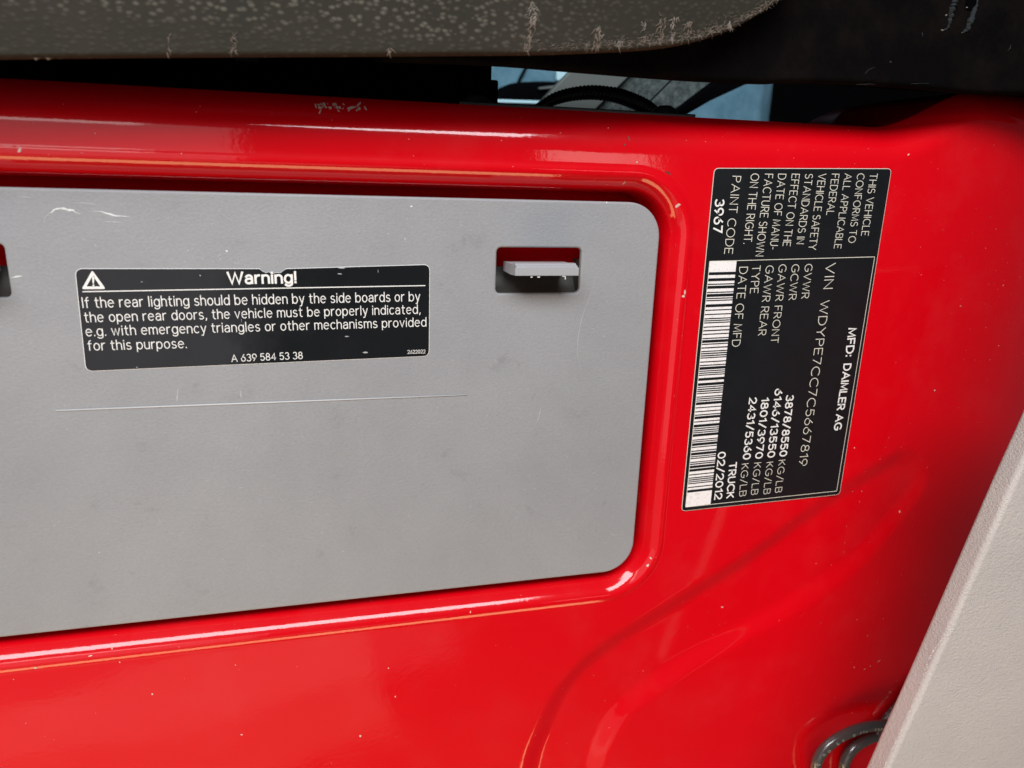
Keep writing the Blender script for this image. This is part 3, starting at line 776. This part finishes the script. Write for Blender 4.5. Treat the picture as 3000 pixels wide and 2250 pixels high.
for (px, y0, y1, n_, m_) in ((1562, 0, 62, 26, 1), (1572, 20, 60, 16, 1), (1557, 62, 150, 60, 0), (1752, 80, 140, 34, 0), (1760, 75, 110, 10, 1), (1942, 48, 125, 34, 0), (1978, 50, 122, 24, 1), (2018, 60, 110, 22, 0), (1893, 62, 88, 8, 1), (2140, 55, 78, 12, 1), (2085, 78, 95, 8, 0), (1890, 105, 120, 14, 0), (1813, 120, 138, 14, 1), (690, 90, 150, 18, 0), (500, 95, 160, 8, 0), (1142, 140, 158, 8, 0)):
    for k in range(n_):
        y = random.uniform(y0, y1); lean = (px - 1500) * 0 - (y - y0) * .12
        fray(px + lean + random.gauss(0, 5), y, random.uniform(8, 26), -1.75 + random.gauss(0, .5), random.uniform(.7, 2.2), m_)
for k in range(70):
    px = random.choice([random.uniform(40, 2000), random.uniform(1300, 2150)])
    i = min(range(len(E)), key=lambda q: abs(E[q][0] - xz(px, 150, TY)[0])); ex, ez = E[i]
    p = np.array([ex + random.uniform(-2, 2), TY + 2.5, ez + .35]); pts = []; a_ = -math.pi / 2 + random.gauss(0, .6)
    for q in range(4): pts.append(p.copy()); p = p + np.array([math.cos(a_), random.uniform(-.3, .1), math.sin(a_)]) * random.uniform(.1, .42)
    mb.tube(pts, [random.uniform(.12, .3) * q for q in (1, .8, .5, .1)], 5, 0)
for px in (100, 136):
    p = xz(px, 168, TY); mb.tube([(p[0] - 1, TY + 2, p[1] + .5), (p[0], TY + 1.6, p[1] - .25), (p[0] + 1.2, TY + 2, p[1] + .35)], [.3, .5, .2], 6, 1)
mb.build('frayed_edge', [FRAY, FRAYL], trim, smooth=True)
# black lower side panel behind it
LYB = -16.0
low = [(1100, 176), (1440, 188), (1680, 207), (2000, 232), (2240, 243), (2320, 240), (2500, 245), (2700, 258), (2800, 268), (2900, 274), (3060, 278), (3400, 285)]
Q = catmull([xz(*p, LYB) for p in low], 5)
plate('lower_panel', [(list(Q) + [np.array([Q[-1][0], 175.0]), np.array([Q[0][0], 175.0])])[::-1]], LYB, 9, 2.5, BLACK, seat, 4)
lp = [o for o in seat.children if o.name.startswith('lower_panel')][0]
# two hooked wear marks and a black plate for the slot between them, upper right
mb = MB()
zr = lambda x, y: (2500 + x * .2532, y * .2532)
def mark(pts, w, m, jit=.5):
    P = catmull([np.append(xz(*zr(*p), LYB), 0) for p in pts], 6)
    mb.tube([(p[0] + random.uniform(-jit, jit) * .3, LYB - .08, p[1] + random.uniform(-jit, jit) * .3) for p in P], [w * random.uniform(.5, 1.3) * max(.3, math.sin(math.pi * (i + 1) / (len(P) + 1))) for i in range(len(P))], 6, m)
mark([(1130, 60), (1120, 140), (1110, 220), (1105, 290), (1080, 335), (1010, 345)], .8, 0, 1)
mark([(1180, -20), (1150, 60), (1120, 160)], 1.9, 0, 1.5); mark([(1150, 120), (1125, 200), (1108, 290)], 1.0, 0, 1)
mark([(1440, -20), (1410, 90), (1375, 170), (1340, 260), (1310, 340), (1255, 378)], 1.6, 0, 1.5)
mark([(1060, 175), (1085, 175)], .4, 1); mark([(1300, 90), (1320, 85)], .4, 1); mark([(1010, 345), (1050, 350)], .3, 1); mark([(1255, 378), (1295, 370)], .3, 1)
mark([(795, 375), (800, 430)], .3, 0); mark([(1780, 590), (1810, 560), (1815, 520)], .3, 0)
mark([(130, 855), (190, 800), (250, 780)], .2, 0); mark([(420, 720), (440, 720)], .5, 0); mark([(660, 970), (880, 962)], .15, 0); mark([(30, 975), (260, 975)], .15, 0)
merge(lp, mb, [GREYSC, FRAYL])
c0, c1 = xz(*zr(1305, -30), LYB), xz(*zr(1410, 130), LYB)
plate('slot_dark_plate', [rrect(c0[0], c1[0], c1[1], c0[1] + 6, 1.5, 5)], LYB - .25, .6, .1, PITCH, lp, 1)  # plate on the panel, black for the dark inside the slot
# hidden seat frame that blacks out the left of the gap
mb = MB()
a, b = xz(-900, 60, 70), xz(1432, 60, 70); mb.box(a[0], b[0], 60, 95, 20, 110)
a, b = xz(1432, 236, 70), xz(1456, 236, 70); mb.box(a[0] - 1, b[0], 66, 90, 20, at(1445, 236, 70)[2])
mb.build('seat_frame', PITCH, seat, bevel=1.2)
mb = MB()
a, b = xz(-1300, 60, 45), xz(3500, 60, 45); mb.box(a[0], b[0], -4, 130, 62, 100)  # unseen pan, widened leftwards to block the cabin lamp from the red edge
mb.build('seat_pan', PITCH, seat)
mb = MB(); c = at(725, 176, 55); mb.box(c[0] - 5, c[0] + 5, 52, 60, c[2] - 1, c[2] + 4); mb.build('frame_clip', GREYSC, seat, bevel=.6)
mb = MB(); c = at(2262, 232, -2); mb.box(c[0] - 4, c[0] + 4, -4, 4, c[2] - 1.2, c[2] + 2.5); mb.build('stop_block', FRAY, seat, bevel=.6)

# ------------------------------------------------------------------ glimpse of the cabin through the gap
def slab(name, px_pts, Y, th, m, parent=None, bev=.8):
    P = [xz(*p, Y) for p in px_pts]
    ar = sum(P[i][0] * P[(i + 1) % len(P)][1] - P[(i + 1) % len(P)][0] * P[i][1] for i in range(len(P)))
    return plate(name, [P if ar > 0 else P[::-1]], Y, th, bev, m, parent, 2)
wall = slab('cabin_wall', [(500, -300), (3600, -300), (3600, 600), (500, 600)], 820, 10, PITCH); tag(wall, kind='structure')
mb = MB(); a, b = xz(1900, 250, 440)[0], xz(2262, 250, 440)[0]; zb, zt = xz(2100, 420, 440)[1], xz(2100, 110, 440)[1]
sec = [(a, 440), ((a + b) / 2, 441), (b - 16, 445), (b, 451), (b + 16, 464), (b + 23, 482), (b + 26, 510), (b + 26, 560)]; sec = catmull(sec, 5); n_ = len(sec)
mb.add([(x, y, z) for z in (zb, zt) for x, y in sec], [(i, i + 1, n_ + i + 1, n_ + i) for i in range(n_ - 1)])
mb.add([(x - 2, y + 8, z) for z in (zb, zt) for x, y in sec], [(i + 1, i, n_ + i, n_ + i + 1) for i in range(n_ - 1)])
o = mb.build('blue_cloth', BLUE, None, smooth=True); tag(o, 'pale blue cloth glimpsed through the gap at right above red base', 'cloth')
door = tag(empty('far_door', at(1560, 250, 640)), 'blue far door panel with pale strip seen through gap by dark dashboard shape', 'door')
slab('door_panel', [(1380, 120), (1672, 120), (1690, 330), (1380, 330)], 640, 12, BLUE, door)
slab('pale_strip', [(1632, 120), (1720, 120), (1700, 236), (1630, 234)], 634, 6, PALE, door)
slab('seam', [(1548, 176), (1556, 176), (1524, 240), (1514, 240)], 636, 2, PITCH, door, .2)
far = tag(empty('far_seat', at(1560, 280, 420)), 'small black rounded far seat shape in front of the blue door panel', 'seat')
P_ = catmull([(1405, 330), (1450, 285), (1475, 258), (1500, 243), (1560, 237), (1640, 238), (1710, 250), (1700, 340), (1550, 350)], 4, True)
slab('cushion', P_, 420, 40, PITCH, far, 6)
slab('glint_sliver', [(1580, 256), (1628, 250), (1628, 258), (1580, 262)], 415, 4, STRIP, far, .5)  # grey sliver painting the glint on the black seat shape
slab('pale_base', [(1455, 291), (1580, 295), (1585, 304), (1450, 300)], 380, 6, PALE, far, .5)
pan = tag(empty('slanted_panel', at(1800, 270, 200)), 'dark grey carpeted panel in slanting bands seen through gap beneath seat', 'panel')
slab('smooth_band', [(1560, 325), (1700, 180), (1885, 180), (1735, 330)], 200, 10, STRIP, pan)
slab('carpet_band', [(1738, 330), (1893, 180), (2020, 180), (1860, 340)], 206, 10, MATG, pan)
slab('carpet_band', [(1866, 340), (2028, 180), (2180, 180), (1950, 350)], 206, 10, MATG, pan)
slab('dark_border', [(1948, 352), (2120, 222), (2240, 205), (2190, 245), (2080, 296), (1996, 345)], 196, 12, PITCH, pan)
# coiled cord
mb = MB(); arc = catmull([at(*p, 95) for p in ((1560, 330), (1610, 296), (1670, 277), (1735, 271), (1800, 278), (1850, 294), (1895, 316), (1930, 345))], 60)
pts = []
for i, p in enumerate(arc): th = i * .62; pts.append(p + 3.0 * np.array([0.45 * math.cos(th), math.sin(th), math.cos(th)]))
mb.tube(pts, 1.25, 7)
mb.tube([p for p in arc[::6]], 2.4, 8)
o = mb.build('coiled_cord', RAIL, None, smooth=True); tag(o, 'black coiled cord arching behind the slide rail in the gap', 'cord')

# ------------------------------------------------------------------ beige trim and cable, lower right
BY = -95.0
bp = [(3130, 960), (3060, 1108), (3000, 1244), (2930, 1398), (2880, 1512), (2800, 1696), (2740, 1834), (2660, 2016), (2600, 2150), (2556, 2250), (2480, 2420), (2400, 2600)]
EB = catmull([xz(*p, BY + 7) for p in bp], 6)
loop = list(EB) + [np.array([330., EB[-1][1]]), np.array([470., EB[0][1]])]
beige = plate('pillar_trim', [loop], BY, 11, 2.4, BEIGE, None, 8)
tag(beige, 'beige grained plastic trim slanting across the lower right corner', 'trim')
mb = MB()
cr = catmull([xz(*p, BY) for p in ((2795, 1843), (2755, 1880), (2728, 1920), (2710, 1965), (2680, 2050), (2640, 2140), (2610, 2200), (2585, 2262))], 14)
for i, p in enumerate(cr):
    if random.random() < .35: continue
    for _ in range(2):
        a_ = random.uniform(-.6, .9); L = random.uniform(.1, .55); w_ = random.uniform(.05, .13)
        q = p + np.array([random.gauss(0, .22), random.gauss(0, .2)]); u_ = np.array([math.cos(a_), math.sin(a_)]); v_ = np.array([-u_[1], u_[0]])
        q = q + np.array([2.2, 0]) * 0
        mb.tube([(q[0] - u_[0] * L, BY - .0, q[1] - u_[1] * L), (q[0], BY - .08, q[1]), (q[0] + u_[0] * L, BY - .0, q[1] + u_[1] * L)], [.03, w_, .03], 5)
mb.build('worn_crease', CREASE, beige, smooth=True)

CYD = -34.0
def on_red(pts, h):
    out = []
    for px, py in pts:
        y = 0.0
        for _ in range(6): p = at(px, py, y); y = float(y_red(p[0], p[2])) - h
        out.append(at(px, py, y))
    return out
o1 = [(2840, 2090), (2740, 2098), (2655, 2113), (2598, 2123), (2553, 2127), (2508, 2138), (2463, 2158), (2427, 2183), (2401, 2214), (2390, 2252), (2395, 2310), (2430, 2380), (2520, 2430), (2640, 2420), (2740, 2330)]
i1 = [(2740, 2330), (2770, 2230), (2730, 2160), (2650, 2146), (2589, 2152), (2562, 2158), (2526, 2174), (2499, 2194), (2479, 2222), (2472, 2255), (2478, 2330), (2540, 2420)]
mb = MB(); CRAD = 3.3
P1, P2 = on_red(o1, 9.0), on_red(i1, 4.0)
P1[-1] = (P1[-1] + P2[0]) / 2
mb.tube(catmull(P1[:-1] + P2[0:], 10), CRAD, 20)
mb.tube(catmull(on_red([(2760, 1920), (2655, 2040), (2636, 2066), (2616, 2090), (2590, 2122), (2560, 2165)], 4.0), 10), CRAD, 20)
cable = tag(empty('cable', at(2500, 2200, -30)), 'looped black round cable with pale printed letters beside beige trim', 'cable')
mb.build('sheath', CABLE, cable, smooth=True)
# printing that follows the sheath
mb = MB(); zc = lambda x, y: (2300 + x * .1808, 1960 + y * .1808)
for ch, x, y, ang, s_, Y in [('E', 565, 1580, 70, 75, -32), ('R', 660, 1425, 62, 72, -33), ('G', 735, 1365, 55, 72, -33.5), ('E', 880, 1240, 44, 76, -34), ('9', 970, 1195, 38, 70, -34), ('D', 1145, 1110, 22, 62, -34.5),
                       ('/', 1250, 1065, 18, 64, -34.5), ('1', 1295, 1050, 15, 60, -34.5), ('L', 1345, 1040, 12, 58, -34.5), ('C', 1490, 1015, 6, 54, -34), ('S', 1540, 1010, 6, 54, -34), ('P', 1585, 1010, 4, 54, -33.5),
                       ('O', 1670, 755, 45, 55, -24), ('1', 1740, 670, 50, 50, -21), ('4', 1810, 605, 50, 50, -18)]:
    wd, st = GLY[ch]; a_ = math.radians(ang); yy = on_red([zc(x - 22, y - 32)], (9.0 if y > 900 else 4.0) + 3.35)[0][1]
    c = at(*zc(x - 22, y - 32), yy); sc = s_ * .1808 * .15; u_ = np.array([math.cos(a_), math.sin(a_)]); v_ = np.array([-u_[1], u_[0]])
    for k, q in enumerate(st):
        ribbon(mb, [np.array([c[0], c[2]]) + u_ * (g[0] - wd / 2) * sc + v_ * (g[1] - .5) * sc for g in q], .16 * sc, yy - .02 * k)
mb.build('cable_print', CPRINT, cable)
